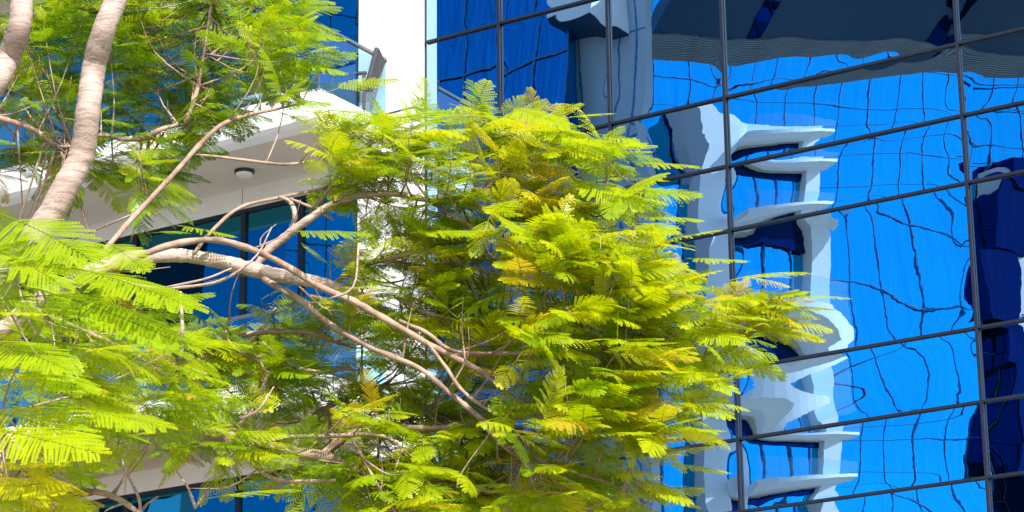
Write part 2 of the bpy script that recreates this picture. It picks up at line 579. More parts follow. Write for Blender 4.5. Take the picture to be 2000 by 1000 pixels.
# (2) grey-white wall with a balcony
t = 33.0
a, b = V(1040, 400, t)[0], V(1258, 400, t)[0]
gw = opp('plain_tower', 'pale windowless end wall mirrored in the glass beside the dark blue wing', 'building', b, t)
obox(gw, b, t, 'wall', M['greywall'], a, b, t, t + 0.5, 0, 62)
for k in range(16):
    z_ = 2.0 + 3.9 * k
    obox(gw, b, t, 'joint', M['towerline'], a, b - 0.02, t - 0.012, t - 0.002, z_ - 0.03, z_ + 0.03)
for q in (1135, 1200, 1236):
    s_ = V(q, 400, t)[0]
    obox(gw, b, t, 'joint', M['towerline'], s_ - 0.03, s_ + 0.03, t - 0.022, t - 0.013, 0, 62)
for py in (20,):
    s1_, zb = V(1150, py, t - 1.9)
    s0_ = s1_ - 1.7
    bx = obox(gw, b, t, 'balcony', M['towerwhite'], s0_, s1_, t - 1.9, t - 0.03, zb, zb + 1.5)
    obox(bx, b, t, 'soffit', M['canopy'], s0_, s1_ - 0.02, t - 1.88, t - 0.03, zb - 0.03, zb - 0.002)
    obox(bx, b, t, 'glass_rail', M['railglass'], s1_ - 0.06, s1_ - 0.03, t - 1.85, t - 0.03, zb + 1.502, zb + 2.5)

# (4) white balcony tower in front of it
def balcony_tower(px0, px1, px2, t, py_top, dz_px, nfl, label, pier_px=42):
    sA, z0 = V(px0, py_top, t)
    sB = V(px1, py_top, t)[0]
    sC = V(px2, py_top, t)[0]
    z1 = V(px1, py_top + dz_px, t)[1]
    hs = z0 - z1
    tw = thing('balcony_tower', label, 'building', tuple(world_of(sA, t, 0)), ANG - TURN)
    k_ = 0.97
    sB, sC = sA + (sB - sA) * k_, sA + (sC - sA) * k_
    ox = lambda name, m, *q, p=None, bevel=0: obox(p or tw, sA, t, name, m, *q, bevel)
    sG = sA + (sB - sA) * 0.60
    ox('core_wall', M['towerwhite'], sB - 0.02, sC - 0.02, t + 0.85, t + 1.9, 0, z0)
    ox('side_wall', M['towerwhite'], sG, sB, t, t + 1.9, 0, z0)
    ox('stair_glass', M['towerglass'], sA, sG - 0.01, t + 1.0, t + 1.6, 0, z0 - 1.5)
    sP = sC - (V(px2, py_top, t)[0] - V(px2 - pier_px, py_top, t)[0])
    ox('pier', M['towerwhite'], sP, sC, t, t + 0.84, 0, z0)
    nb = nfl + 8
    for k in range(nb):
        zf = z0 - hs * k
        if zf < 1:
            break
        # bowed slab: the front swells out towards the middle, the underside rises to the wall
        x0_, x1_ = sB + 0.01 - sA, sC + 0.2 - sA
        bm_ = MB()
        nb_ = 14
        for i in range(nb_ + 1):
            u_ = i / nb_
            yf = 0.9 + 0.95 * math.sin(math.pi * min(1, 0.12 + 0.80 * u_))
            xx = x0_ + (x1_ - x0_) * u_
            bm_.v += [(xx, 0.002, zf), (xx, yf, zf), (xx, yf, zf - 0.34), (xx, 0.55 * yf, zf - 0.62), (xx, 0.002, zf - 0.66)]
        for i in range(nb_):
            for j in range(5):
                a_, b_ = i * 5 + j, i * 5 + (j + 1) % 5
                bm_.f.append((a_, b_, b_ + 5, a_ + 5))
                bm_.mi.append(0)
        bm_.f += [(4, 3, 2, 1, 0), tuple(nb_ * 5 + j for j in range(5))]
        bm_.mi += [0, 0]
        bl = bm_.build('balcony', M['towerwhite'], tw)
        gl_ = MB()
        for i in range(nb_ + 1):
            xx, yf, _ = bm_.v[i * 5 + 1]
            gl_.v += [(xx, yf - 0.05, zf + 0.002), (xx, yf - 0.05, zf + 1.0)]
        for i in range(nb_):
            gl_.f.append((2 * i, 2 * i + 2, 2 * i + 3, 2 * i + 1))
            gl_.mi.append(0)
        gl_.build('glass_rail', M['railglass'], bl)
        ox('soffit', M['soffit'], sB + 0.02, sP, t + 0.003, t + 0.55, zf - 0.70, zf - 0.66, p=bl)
        wn_ = ox('window', M['towerglass'], sB + 0.01, sP - 0.01, t + 0.60, t + 0.8, zf - hs + 0.01, zf - 0.72)
        ox('shade_panel', M['navy'], sB + 0.02, sP - 0.02, t + 0.50, t + 0.528, zf - 1.3, zf - 0.74, p=wn_)  # dark panel standing in for the shade and mirrored soffit under the balcony
        for j in range(4):
            s_ = sB + (sP - sB) * (j + 0.5) / 4
            ox('mullion', M['towerline'], s_ - 0.025, s_ + 0.025, t + 0.53, t + 0.598, zf - hs + 0.02, zf - 0.73, p=wn_)
        for j in (0.25, 0.75):
            s_ = sA + (sG - sA) * j
            ox('mullion', M['towerline'], s_ - 0.05, s_ + 0.05, t + 0.93, t + 0.998, zf - hs, zf - 0.01)
        ox('transom', M['towerline'], sA, sG - 0.02, t + 0.89, t + 0.929, zf - 0.9, zf - 0.75)
    ox('parapet', M['towerwhite'], sG, sC, t + 0.01, t + 1.9, z0 + 0.003, z0 + 1.0)
    return tw


balcony_tower(1275, 1425, 1650, 61.0, 250, 133, 7, 'white tower of stacked balconies mirrored in the middle of the glass wall')
t = 78.0
a, b = V(-260, 400, t)[0], V(870, 400, t)[0]
bt2 = opp('glass_tower', 'bright blue glass facade mirrored in the windows of the white wing', 'building', a, t)
obox(bt2, a, t, 'curtain_wall', M['skyglass'], a, b, t, t + 10, 0, 74)
for k in range(int((b - a) / 3.5) + 1):
    s_ = a + 3.5 * k
    obox(bt2, a, t, 'mullion', M['towerline'], s_ - 0.06, s_ + 0.06, t - 0.09, t - 0.002, 0, 74)
for k in range(18):
    obox(bt2, a, t, 'transom', M['towerline'], a, b, t - 0.13, t - 0.091, 4.1 * k + 1, 4.1 * k + 1.14)

for ya, yb in ((-320, -60), (310, 610), (840, 975)):  # dark bands added to this facade so the wing windows mirror dark
    zz1, zz0 = V(450, ya, t)[1], V(450, yb, t)[1]
    obox(bt2, a, t, 'dark_mirror_band', M['canopy'], a, V(800, 400, t)[0], t - 0.5, t - 0.14, zz0, zz1)
obox(bt2, a, t, 'pier', M['towerwhite'], V(395, 500, t)[0], V(450, 500, t)[0], t - 0.9, t - 0.502, 0, V(450, 600, t)[1])
# (3) the tall blue glass facade running on behind the tower, in line with it
t = 61.0
sA = V(1275, 400, t)[0]
bt = thing('glass_tower', 'wide bright blue glass facade mirrored behind the balcony tower', 'building', tuple(world_of(sA, t, 0)), ANG - TURN)
zt = 80.0
MB().box(-16, 34, -12.0, -1.95, 0, zt).build('curtain_wall', M['towerglass'], bt)
for k in range(29):
    x_ = -16 + 1.72 * k
    MB().box(x_ - 0.017, x_ + 0.017, -1.948, -1.90, 0, zt).build('mullion', M['towerline'], bt)
for k in range(int(zt / 2.25)):
    z_ = 2.25 * k + (0.55 if k % 2 else 0)
    MB().box(-16, 34, -1.898, -1.87, z_ - 0.016, z_ + 0.016).build('transom', M['towerline'], bt)

# (5) dark canopy with slats along its edge, across the top
tc_ = 40.0
sa, zc = V(1246, 92, tc_)
cn = thing('roof_canopy', 'dark slatted roof canopy mirrored along the top of the glass wall', 'canopy', tuple(world_of(sa, tc_, 0)), ANG - math.radians(42))
MB().box(0, 26, 1.5, 12.0, zc + 0.05, zc + 0.7).build('slab', M['canopy'], cn)
for k in range(12):
    MB().box(0, 26, 1.40 - 0.20 * k - 0.10, 1.40 - 0.20 * k, zc, zc + 0.22).build('slat', M['slat'], cn)
for k in range(14):
    MB().box(2.0 * k, 2.0 * k + 0.14, -0.95, 1.498, zc + 0.222, zc + 0.45).build('bracket', M['canopy'], cn)
for k in range(4):
    MB().box(3.0 + 7 * k, 3.5 + 7 * k, 1.6, 11.9, zc + 0.02, zc + 0.048).build('soffit_strip', M['navy'], cn)
for x_ in (24.0,):
    MB().box(x_, x_ + 0.4, 9.0, 9.4, 0, zc + 0.018).build('column', M['canopy'], cn)

# (6) navy bay and pale bay at the right, standing out of that facade
def turned(px, py, off):
    """local (x, z) in the turned frame where the mirrored sight line meets a plane off metres out of it"""
    lo, hi = 20.0, 200.0
    for _ in range(60):
        n_ = (lo + hi) / 2
        s_, z_ = V(px, py, n_)
        y_ = (s_ - sA) * math.sin(TURN) - (n_ - t) * math.cos(TURN)
        lo, hi = (n_, hi) if y_ > off else (lo, n_)
    return (s_ - sA) * math.cos(TURN) + (n_ - t) * math.sin(TURN), z_


nv = thing('navy_tower', 'slim navy glass bay mirrored at the right edge of the glass wall', 'building', tuple(bt.location), ANG - TURN)
nw = MB()
for q0, q1, y0_, y1_ in ((1972, 2020, 305, 372), (1945, 2005, 374, 470), (1925, 1992, 472, 610), (1965, 2015, 612, 700), (1985, 2022, 702, 860), (1992, 2022, 862, 2200)):
    xa_, za_ = turned(q0, y0_, -0.4)
    nw.box(xa_, turned(q1, y0_, -0.4)[0], -1.8, -0.4, max(0, turned(q0, y1_, -0.4)[1]), za_)
nw.build('wall', M['navy'], nv)
xa, xb = turned(1920, 600, -0.4)[0], turned(1978, 600, -0.4)[0]
xc, zt2 = turned(2120, 340, -0.6)
zt2 = turned(1990, 345, -0.6)[1]
pv = thing('pale_tower', 'pale walled bay mirrored at the far right beside the navy bay', 'building', tuple(bt.location), ANG - TURN)
MB().box(xb + 0.05, xc, -1.85, -0.95, 0, zt2).build('wall', M['towerwhite'], pv)
for k in range(14):
    MB().box(xb + 0.05, xc, -0.948, -0.92, 4.0 * k, 4.0 * k + 0.08).build('joint', M['towerline'], pv)

# ------------------------------------------------------------------ the flame tree in front
TB = at(-330, 1900, 15.0)
TB[2] = 0.0
tree = thing('flame_tree', 'spreading feathery green flame tree with pale limbs in front of the buildings', 'tree', tuple(TB))


def smooth_path(pts, sub):
    """Catmull-Rom through (x, y, z, r) points"""
    P = np.array(pts, float)
    P = np.vstack([2 * P[0] - P[1], P, 2 * P[-1] - P[-2]])
    out = []
    for i in range(1, len(P) - 2):
        p0, p1, p2, p3 = P[i - 1], P[i], P[i + 1], P[i + 2]
        for k in range(sub):
            t_ = k / sub
            out.append(0.5 * ((2 * p1) + (-p0 + p2) * t_ + (2 * p0 - 5 * p1 + 4 * p2 - p3) * t_ ** 2 + (-p0 + 3 * p1 - 3 * p2 + p3) * t_ ** 3))
    out.append(P[-2])
    return np.array(out)


def tube_arrays(path, sides, rough=0.0, rng=None):
    n = len(path)
    T = np.gradient(path[:, :3], axis=0)
    T /= np.linalg.norm(T, axis=1)[:, None] + 1e-9
    ref = np.array([0.13, 0.9, 0.41])
    A = np.cross(T, ref)
    A /= np.linalg.norm(A, axis=1)[:, None] + 1e-9
    B = np.cross(T, A)
    ang = np.linspace(0, 2 * math.pi, sides, endpoint=False)
    r = np.maximum(path[:, 3], 0.0015)[:, None, None]
    if rough and rng is not None:
        lump = 1 + rough * rng.normal(0, 1, (n, 1, 1)) + rough * 0.6 * rng.normal(0, 1, (n, sides, 1))
        r = r * lump
    V_ = path[:, None, :3] + r * (np.cos(ang)[None, :, None] * A[:, None, :] + np.sin(ang)[None, :, None] * B[:, None, :])
    V_ = V_.reshape(-1, 3)
    F_ = []
    for i in range(n - 1):
        for j in range(sides):
            k = (j + 1) % sides
            F_.append((i * sides + j, i * sides + k, (i + 1) * sides + k, (i + 1) * sides + j))
    F_.append(tuple(range(sides - 1, -1, -1)))
    F_.append(tuple((n - 1) * sides + j for j in range(sides)))
    return V_, F_


TWIGS = []


def tube(name, pts, m, sides=10, sub=5, rough=0.0):
    path = smooth_path(pts, sub)
    V_, F_ = tube_arrays(path, sides, rough, RNG)
    V_ = V_ - TB
    if name == 'twig':
        TWIGS.append((V_, F_, m, path))
        return path
    me = bpy.data.meshes.new(name)
    me.from_pydata(V_.tolist(), [], F_)
    me.polygons.foreach_set('use_smooth', [True] * len(me.polygons))
    me.materials.append(m)
    me.update()
    o = bpy.data.objects.new(name, me)
    COL.objects.link(o)
    o.parent = tree
    return path


SKEL = []


def limb(name, pts, d0, d1, m, r_scale=1.0, sides=10, sub=5, rough=0.03, skel=True):
    """pts: (photo x, photo y, half width in photo px); depth runs from d0 to d1"""
    q = []
    for i, (x, y, w) in enumerate(pts):
        dep = d0 + (d1 - d0) * i / (len(pts) - 1)
        if 0 < i < len(pts) - 1:
            dep += float(RNG.normal(0, 0.04))
        p = at(x, y, dep)
        q.append((*p, w * r_scale * dep / FPX * 0.86))
    path = tube(name, q, m, sides, sub, rough)
    if skel:
        SKEL.append(path)
    return path


pale, brown = M['bark_pale'], M['bark']
tr = [(*(TB + np.array([0, 0, -0.05])), 0.30), (*at(-325, 1500, 15.0), 0.24), (*at(-300, 1150, 15), 0.21), (*at(-265, 930, 15), 0.19), (*at(-235, 800, 15), 0.15)]
tube('trunk', tr, pale, 18, 8, 0.015)
limb('limb', [(-250, 880, 42), (-140, 700, 40), (0, 556, 38), (92, 430, 36), (128, 365, 35), (160, 300, 33), (172, 215, 32), (184, 130, 32), (206, 50, 31), (243, -40, 29), (270, -120, 27)], 15.0, 14.4, pale, r_scale=0.92, sides=24, sub=12, rough=0.022, skel=False)
limb('limb', [(-245, 840, 40), (-180, 500, 36), (-75, 270, 34), (-12, 165, 33), (18, 110, 32), (38, 50, 31), (42, -20, 30), (35, -110, 28)], 15.0, 14.5, pale, r_scale=0.92, sides=24, sub=12, rough=0.022, skel=False)
limb('limb', [(-250, 830, 40), (-120, 730, 34), (60, 602, 25), (140, 552, 22), (200, 522, 21), (260, 505, 19), (345, 499, 16), (415, 508, 17), (500, 528, 18), (560, 541, 16), (640, 556, 14), (720, 590, 11), (800, 640, 9)], 15.0, 15.3, pale, sides=18, sub=10, rough=0.04)
limb('limb', [(-262, 985, 40), (-120, 962, 32), (60, 925, 25), (120, 888, 24), (190, 848, 22), (280, 828, 20), (360, 835, 19), (425, 851, 18), (500, 873, 16), (575, 884, 14), (640, 893, 12), (700, 917, 9), (760, 935, 7)], 15.0, 15.5, brown, sides=16, sub=9, rough=0.05)
BR = [
 ([(238, 516, 12), (325, 481, 10), (410, 468, 9), (480, 483, 9), (550, 514, 9), (625, 560, 9), (690, 588, 9), (750, 622, 9), (830, 668, 8), (880, 695, 8), (940, 726, 7), (1005, 780, 6), (1060, 830, 4)], 14.85, 14.9, brown),
 ([(515, 545, 9), (585, 585, 9), (625, 618, 8), (680, 655, 8), (750, 690, 8), (820, 720, 7), (875, 765, 7), (930, 810, 7), (958, 845, 6), (1000, 884, 5), (1030, 897, 4)], 15.1, 14.7, brown),
 ([(495, 528, 11), (522, 490, 12), (560, 460, 12), (602, 429, 11), (652, 397, 9), (720, 380, 8), (772, 379, 8), (838, 391, 7), (900, 399, 7), (950, 408, 6), (1003, 421, 5), (1060, 430, 3)], 15.3, 15.1, pale),
 ([(838, 392, 5), (882, 419, 5), (945, 456, 4)], 15.15, 15.0, brown),
 ([(378, 496, 5), (415, 450, 5), (470, 405, 5), (550, 385, 5), (625, 370, 4), (672, 359, 3)], 15.1, 15.4, brown),
 ([(545, 384, 4), (567, 395, 6), (576, 420, 7), (570, 446, 8)], 15.2, 15.3, pale),
 ([(567, 388, 4), (612, 407, 4), (652, 430, 3)], 15.2, 15.3, brown),
 ([(195, 502, 9), (235, 453, 8), (270, 414, 8), (330, 350, 7), (380, 294, 7), (430, 246, 6), (480, 226, 6), (540, 213, 4), (600, 200, 3)], 15.0, 15.6, brown),
 ([(382, 302, 3), (440, 308, 4), (520, 318, 4), (560, 321, 4), (600, 316, 4), (650, 306, 2)], 15.3, 15.2, brown),
 ([(-60, 215, 9), (0, 231, 8), (65, 253, 7), (110, 284, 5), (140, 286, 4)], 15.6, 15.9, brown),
 ([(150, 268, 5), (205, 264, 6), (240, 272, 6), (280, 270, 7), (312, 254, 7), (348, 243, 5)], 15.6, 15.8, brown),
 ([(362, 242, 8), (384, 180, 6), (398, 105, 4), (413, 0, 3), (420, -40, 2)], 15.7, 15.9, brown),
 ([(395, 706, 7), (430, 672, 8), (470, 656, 7), (530, 648, 7), (600, 650, 6), (665, 672, 4)], 15.7, 15.6, brown),
 ([(400, 722, 5), (445, 682, 6), (495, 664, 5), (540, 600, 3)], 15.8, 15.7, brown),
 ([(450, 848, 6), (500, 790, 7), (520, 740, 6), (526, 715, 6), (462, 682, 4), (441, 648, 4), (452, 620, 3)], 15.4, 15.5, brown),
 ([(512, 668, 4), (570, 714, 5), (625, 726, 5), (685, 720, 3)], 15.5, 15.6, brown),
 ([(572, 876, 11), (610, 822, 10), (650, 790, 8), (700, 770, 6), (760, 748, 4)], 15.5, 16.0, brown),
 ([(628, 890, 11), (680, 851, 10), (750, 831, 9), (800, 812, 7), (868, 804, 4)], 15.5, 15.7, brown),
 ([(745, 832, 7), (850, 836, 7), (932, 831, 6), (1010, 850, 3)], 15.55, 15.5, brown),
 ([(480, 880, 6), (505, 915, 6), (535, 935, 6), (575, 940, 5), (655, 938, 4)], 15.4, 15.1, brown),
 ([(495, 874, 7), (545, 856, 6), (630, 852, 6), (745, 851, 5), (805, 892, 4)], 15.3, 15.2, brown),
 ([(688, 858, 4), (720, 915, 4), (750, 966, 4), (785, 1010, 4)], 15.2, 15.0, brown),
 ([(832, 666, 5), (870, 716, 5), (905, 765, 5), (962, 806, 4)], 14.85, 14.8, brown),
 ([(770, 578, 6), (830, 610, 6), (890, 624, 5), (945, 631, 4)], 15.3, 15.2, brown),
 ([(780, 626, 5), (835, 651, 6), (882, 684, 5), (960, 690, 3)], 15.0, 14.9, brown),
 ([(650, 556, 7), (700, 520, 8), (760, 505, 7), (840, 490, 5), (910, 520, 4), (1000, 540, 4), (1100, 560, 3)], 15.4, 15.2, brown),
 ([(1000, 540, 4), (1120, 600, 5), (1250, 600, 5), (1370, 628, 4), (1420, 585, 4), (1470, 580, 3)], 15.2, 15.0, brown),
 ([(1250, 600, 4), (1355, 638, 5), (1420, 654, 4), (1500, 645, 3), (1570, 640, 2)], 15.1, 15.0, brown),
 ([(90, 976, 7), (150, 962, 9), (195, 962, 9), (236, 977, 8), (285, 1012, 7)], 14.6, 14.4, brown),
 ([(880, 695, 5), (1000, 690, 6), (1100, 705, 5), (1220, 720, 4), (1330, 700, 3)], 15.0, 14.9, brown),
 ([(940, 726, 5), (1060, 760, 5), (1180, 800, 4), (1300, 840, 3)], 14.9, 14.7, brown),
 ([(932, 810, 5), (1060, 900, 5), (1180, 940, 4), (1290, 980, 3)], 14.8, 14.7, brown),
 ([(840, 391, 4), (930, 380, 5), (985, 330, 5), (1000, 270, 4), (1040, 230, 3)], 15.1, 15.0, brown),
 ([(950, 408, 4), (1080, 420, 4), (1190, 400, 3), (1260, 370, 2)], 15.1, 14.9, brown),
 ([(600, 429, 5), (660, 340, 5), (680, 280, 4), (740, 225, 3)], 15.3, 15.2, brown),
 ([(100, 890, 5), (90, 850, 6), (75, 790, 5), (100, 720, 4)], 14.6, 14.0, brown),
 ([(55, 930, 6), (30, 900, 7), (10, 860, 6), (0, 800, 5)], 14.4, 13.2, brown),
 ([(60, 600, 6), (150, 640, 6), (260, 690, 5), (330, 740, 4)], 14.9, 14.6, brown),
 ([(-60, 690, 9), (-20, 600, 8), (40, 520, 6), (110, 470, 4)], 14.4, 12.6, brown),
 ([(760, 935, 5), (860, 945, 5), (960, 960, 4)], 15.4, 15.3, brown),
]
for pts, d0, d1, m in BR:
    limb('branch', pts, d0, d1, m, r_scale=0.9, sides=8, sub=6, rough=0.08)
BARE = [
 [(275, 1004, 4), (270, 970, 4), (247, 922, 3.5), (240, 898, 4), (253, 872, 2)],
 [(274, 998, 3), (290, 982, 3), (310, 969, 1.5)],
 [(382, 992, 4), (366, 950, 3), (345, 921, 2)],
 [(383, 990, 3), (398, 967, 3), (408, 952, 1.5)],
 [(208, 541, 4), (300, 562, 4), (400, 556, 4), (452, 538, 3.5), (502, 498, 2.5), (531, 443, 1.5)],
 [(320, 562, 3), (400, 545, 3), (452, 524, 2)],
 [(468, 820, 3), (505, 800, 3), (535, 755, 1.5)],
 [(352, 700, 5), (356, 640, 5), (352, 570, 4)],
 [(640, 585, 3), (690, 560, 3), (700, 480, 2)],
]
for pts in BARE:
    limb('twig', pts, 14.7, 14.6, pale, sides=6, sub=4, rough=0.06, skel=False)

# ---- fronds: a rachis with paired pinnae, each pinna with two rows of small leaflets
SK = np.concatenate([p[:, :3] for p in SKEL])


def frond_mesh(seed, droop, pairs=13, fold=0.25, light=False):
    rng = np.random.default_rng(seed)
    vs, fs = [], []
    ts = np.linspace(0, 1, 5 if light else 9)
    side_w = rng.normal(0, 0.05)
    cx = lambda t_: np.array([t_ * (1 - 0.10 * droop * t_), side_w * t_ * t_, -droop * 0.42 * t_ * t_ + 0.05 * t_])
    path = np.array([[*cx(t_), 0.0052 * (1 - 0.7 * t_) + 0.0012] for t_ in ts])
    V_, F_ = tube_arrays(path, 3)
    vs.append(V_)
    Fq = np.array([q for q in F_ if len(q) == 4])
    fs.append(np.concatenate([Fq[:, [0, 1, 2]], Fq[:, [0, 2, 3]]]) if light else Fq)
    base = len(V_)
    quads_v, count = [], 0
    for i in range(pairs):
        t_ = 0.16 + 0.84 * (i + 0.5) / pairs
        p = cx(t_)
        tg = cx(min(t_ + 0.02, 1.0)) - cx(t_ - 0.02)
        tg /= np.linalg.norm(tg)
        side = np.cross([0, 0, 1], tg)
        side /= np.linalg.norm(side)
        up = np.cross(tg, side)
        ln = 0.215 * (0.62 + 0.75 * math.sin(math.pi * min(1, 0.18 + t_ * 0.80)) - 0.33 * t_ ** 4)
        for sg in (-1, 1):
            if rng.random() < 0.03:
                continue
            sweep = math.radians(60 - 26 * t_ + rng.normal(0, 5))
            e0 = tg * math.cos(sweep) + side * sg * math.sin(sweep)
            l2 = ln * rng.uniform(0.88, 1.06)
            nl = max(5, int(round(l2 / 0.0165))) if not light else max(4, int(round(l2 / 0.036)))
            hang = fold * rng.uniform(0.3, 1.2) + 0.03
            u = (np.arange(nl) + 0.8) / nl
            c = p + np.outer(u * l2, e0) - np.outer(hang * l2 * u * u, up)
            d = e0[None, :] - 2 * hang * u[:, None] * up[None, :]
            d /= np.linalg.norm(d, axis=1)[:, None]
            lat = np.cross(up[None, :], d)
            lat /= np.linalg.norm(lat, axis=1)[:, None]
            nr = np.cross(d, lat)
            ll = 0.0245 * (0.60 + 0.50 * np.sin(math.pi * (0.16 + 0.76 * u)))[:, None]
            for s2 in (-1, 1):
                q = d * 0.50 + lat * s2 * 0.86 - nr * 0.10 * rng.uniform(-0.5, 1.6)
                q /= np.linalg.norm(q, axis=1)[:, None]
                wv = np.cross(nr, q)
                wv = wv / np.linalg.norm(wv, axis=1)[:, None] * (0.019 if light else 0.0092)
                mid = c + q * ll * 0.5
                if light:
                    quads_v.append(np.stack([c + wv, c + q * ll * 1.06, c - wv], 1).reshape(-1, 3))
                    continue
                quads_v.append(np.stack([c, mid + wv, c + q * ll, mid - wv], 1).reshape(-1, 3))
    Q = np.concatenate(quads_v)
    vs.append(Q)
    fs.append(np.arange(len(Q)).reshape(-1, 3 if light else 4) + base)
    return np.concatenate(vs), np.concatenate(fs)


def fast_mesh(name, V_, F_, m, tone=None):
    me = bpy.data.meshes.new(name)
    me.vertices.add(len(V_))
    me.vertices.foreach_set('co', V_.astype(np.float32).ravel())
    me.loops.add(F_.size)
    me.loops.foreach_set('vertex_index', F_.astype(np.int32).ravel())
    me.polygons.add(len(F_))
    me.polygons.foreach_set('loop_start', np.arange(0, F_.size, F_.shape[1], dtype=np.int32))
    me.update(calc_edges=True)
    if tone is not None:
        at_ = me.attributes.new('tone', 'FLOAT', 'POINT')
        at_.data.foreach_set('value', tone.astype(np.float32))
    me.materials.append(m)
    return me


KINDS = [(0.15, 18, 0.05), (0.3, 19, 0.12), (0.5, 18, 0.2), (0.7, 16, 0.3), (0.2, 20, 0.08), (0.4, 17, 0.35), (0.1, 16, 0.12), (0.9, 16, 0.5)]
VMESH = [fast_mesh('frond', *frond_mesh(100 + i, dr, pr, fo), M['leaf']) for i, (dr, pr, fo) in enumerate(KINDS)]
LIGHT = [frond_mesh(200 + i, dr, pr, fo, True) for i, (dr, pr, fo) in enumerate(KINDS)]

FR = []          # (base, basis 3x3, length, variant, tone, weight)


def add_frond(base, direction, normal, length, tone, var=None):
    x = np.array(direction, float)
    x /= np.linalg.norm(x)
    z = np.array(normal, float)
    z = z - x * (z @ x)
    z /= np.linalg.norm(z) + 1e-9
    y = np.cross(z, x)
    FR.append((np.array(base, float), np.stack([x, y, z], 1), length, int(RNG.integers(0, 7)) if var is None else var, float(np.clip(tone, 0, 1))))


# fronds that stand out against the buildings: base -> tip in the photo, depths, roll, tone
HAND = [
 (1100, 232, 1192, 236, 14.9, 14.7, 0.3, .55), (878, 203, 968, 248, 14.9, 14.7, 0.3, .5), (985, 207, 1110, 262, 14.9, 14.6, 0.5, .5),
 (1165, 262, 1243, 292, 14.8, 14.6, 0.5, .55), (1040, 240, 1190, 300, 14.9, 14.5, 0.6, .5), (1215, 315, 1358, 345, 14.8, 14.6, 0.4, .5),
 (1190, 345, 1300, 370, 14.9, 14.7, 0.4, .5), (1120, 350, 1255, 420, 14.8, 14.4, 0.7, .5), (1240, 425, 1365, 445, 14.8, 14.6, 0.4, .5),
 (1290, 470, 1403, 470, 14.8, 14.6, 0.5, .6), (1340, 505, 1450, 530, 14.8, 14.5, 0.5, .5), (1425, 548, 1580, 538, 14.9, 14.6, 0.25, .52),
 (1480, 580, 1572, 590, 14.9, 14.6, 0.6, .5), (1540, 582, 1652, 592, 14.9, 14.7, 0.35, .52), (1500, 600, 1625, 622, 15, 14.8, 0.3, .5),
 (1480, 640, 1602, 680, 15, 14.8, 0.6, .8), (1330, 635, 1446, 690, 14.7, 14.3, 0.6, .48), (1350, 700, 1466, 738, 14.8, 14.5, 0.5, .5),
 (1300, 700, 1440, 770, 14.7, 14.4, 0.5, .5), (1290, 760, 1430, 830, 14.7, 14.4, 0.5, .5), (1270, 830, 1400, 872, 14.7, 14.5, 0.5, .5),
 (1290, 905, 1418, 938, 14.8, 14.6, 0.4, .5), (1240, 930, 1345, 1000, 14.7, 14.5, 0.5, .52), (640, 180, 764, 157, 15.2, 14.9, 0.2, .5),
 (520, 58, 668, 92, 15.6, 15.3, 0.5, .42), (560, 120, 660, 150, 15.6, 15.3, 0.4, .42), (400, 975, 572, 970, 14.4, 14.2, 0.2, .42),
 (560, 452, 715, 478, 14.8, 14.6, 0.5, .36), (345, 440, 450, 480, 15.2, 15.0, 0.3, .42), (300, 455, 365, 466, 15.2, 15.1, 0.2, .45),
 (640, 215, 770, 245, 15.0, 14.7, 0.6, .4), (700, 245, 900, 232, 15.0, 14.8, 0.2, .38), (580, 255, 660, 275, 15.1, 14.9, 0.3, .42),
 (960, 428, 1100, 492, 14.7, 14.3, 0.6, .45), (1100, 480, 1235, 512, 14.6, 14.3, 0.7, .5), (800, 455, 965, 470, 14.7, 14.5, 0.5, .45),
 (0, 418, 195, 525, 12.2, 11.7, 0.65, .40), (-40, 480, 130, 560, 12.0, 11.6, 0.55, .40), (130, 520, 368, 612, 12.6, 12.0, 0.35, .42),
 (60, 560, 340, 680, 12.6, 12.1, 0.4, .36), (-30, 615, 85, 632, 11.6, 11.3, 0.3, .58), (-60, 660, 150, 740, 11.8, 11.3, 0.55, .42),
 (-30, 700, 180, 760, 12, 11.5, 0.35, .40), (80, 790, 315, 850, 12.0, 11.6, 0.55, .44), (-60, 800, 180, 860, 11.9, 11.4, 0.6, .44),
 (-40, 830, 175, 918, 11.5, 11.0, 0.8, .52), (-40, 500, 60, 480, 12, 11.8, 0.4, .42), (100, 730, 220, 790, 12.8, 12.4, 0.4, .36),
 (160, 600, 330, 700, 13.2, 12.8, 0.3, .32), (-20, 590, 180, 590, 12.2, 11.9, 0.2, .36), (-60, 950, 130, 975, 12, 11.6, 0.5, .7), (200, 470, 290, 545, 12.8, 12.5, 0.5, .42),
]
for bx, by, tx, ty, d0, d1, roll, tone in HAND:
    p0, p1 = at(bx, by, d0), at(tx, ty, d1)
    p1 = p1 + np.array([0, 0, 0.06])
    v = p1 - p0
    add_frond(p0, v, (RNG.normal(0, 0.1), -1.1 * roll, 1.0), float(np.linalg.norm(v)) * 1.02, tone, int(RNG.choice([0, 1, 4, 6])))


def inside(poly, x, y):
    r = False
    j = len(poly) - 1
    for i in range(len(poly)):
        xi, yi = poly[i]
        xj, yj = poly[j]
        if (yi > y) != (yj > y) and x < (xj - xi) * (y - yi) / (yj - yi) + xi:
            r = not r
        j = i
    return r


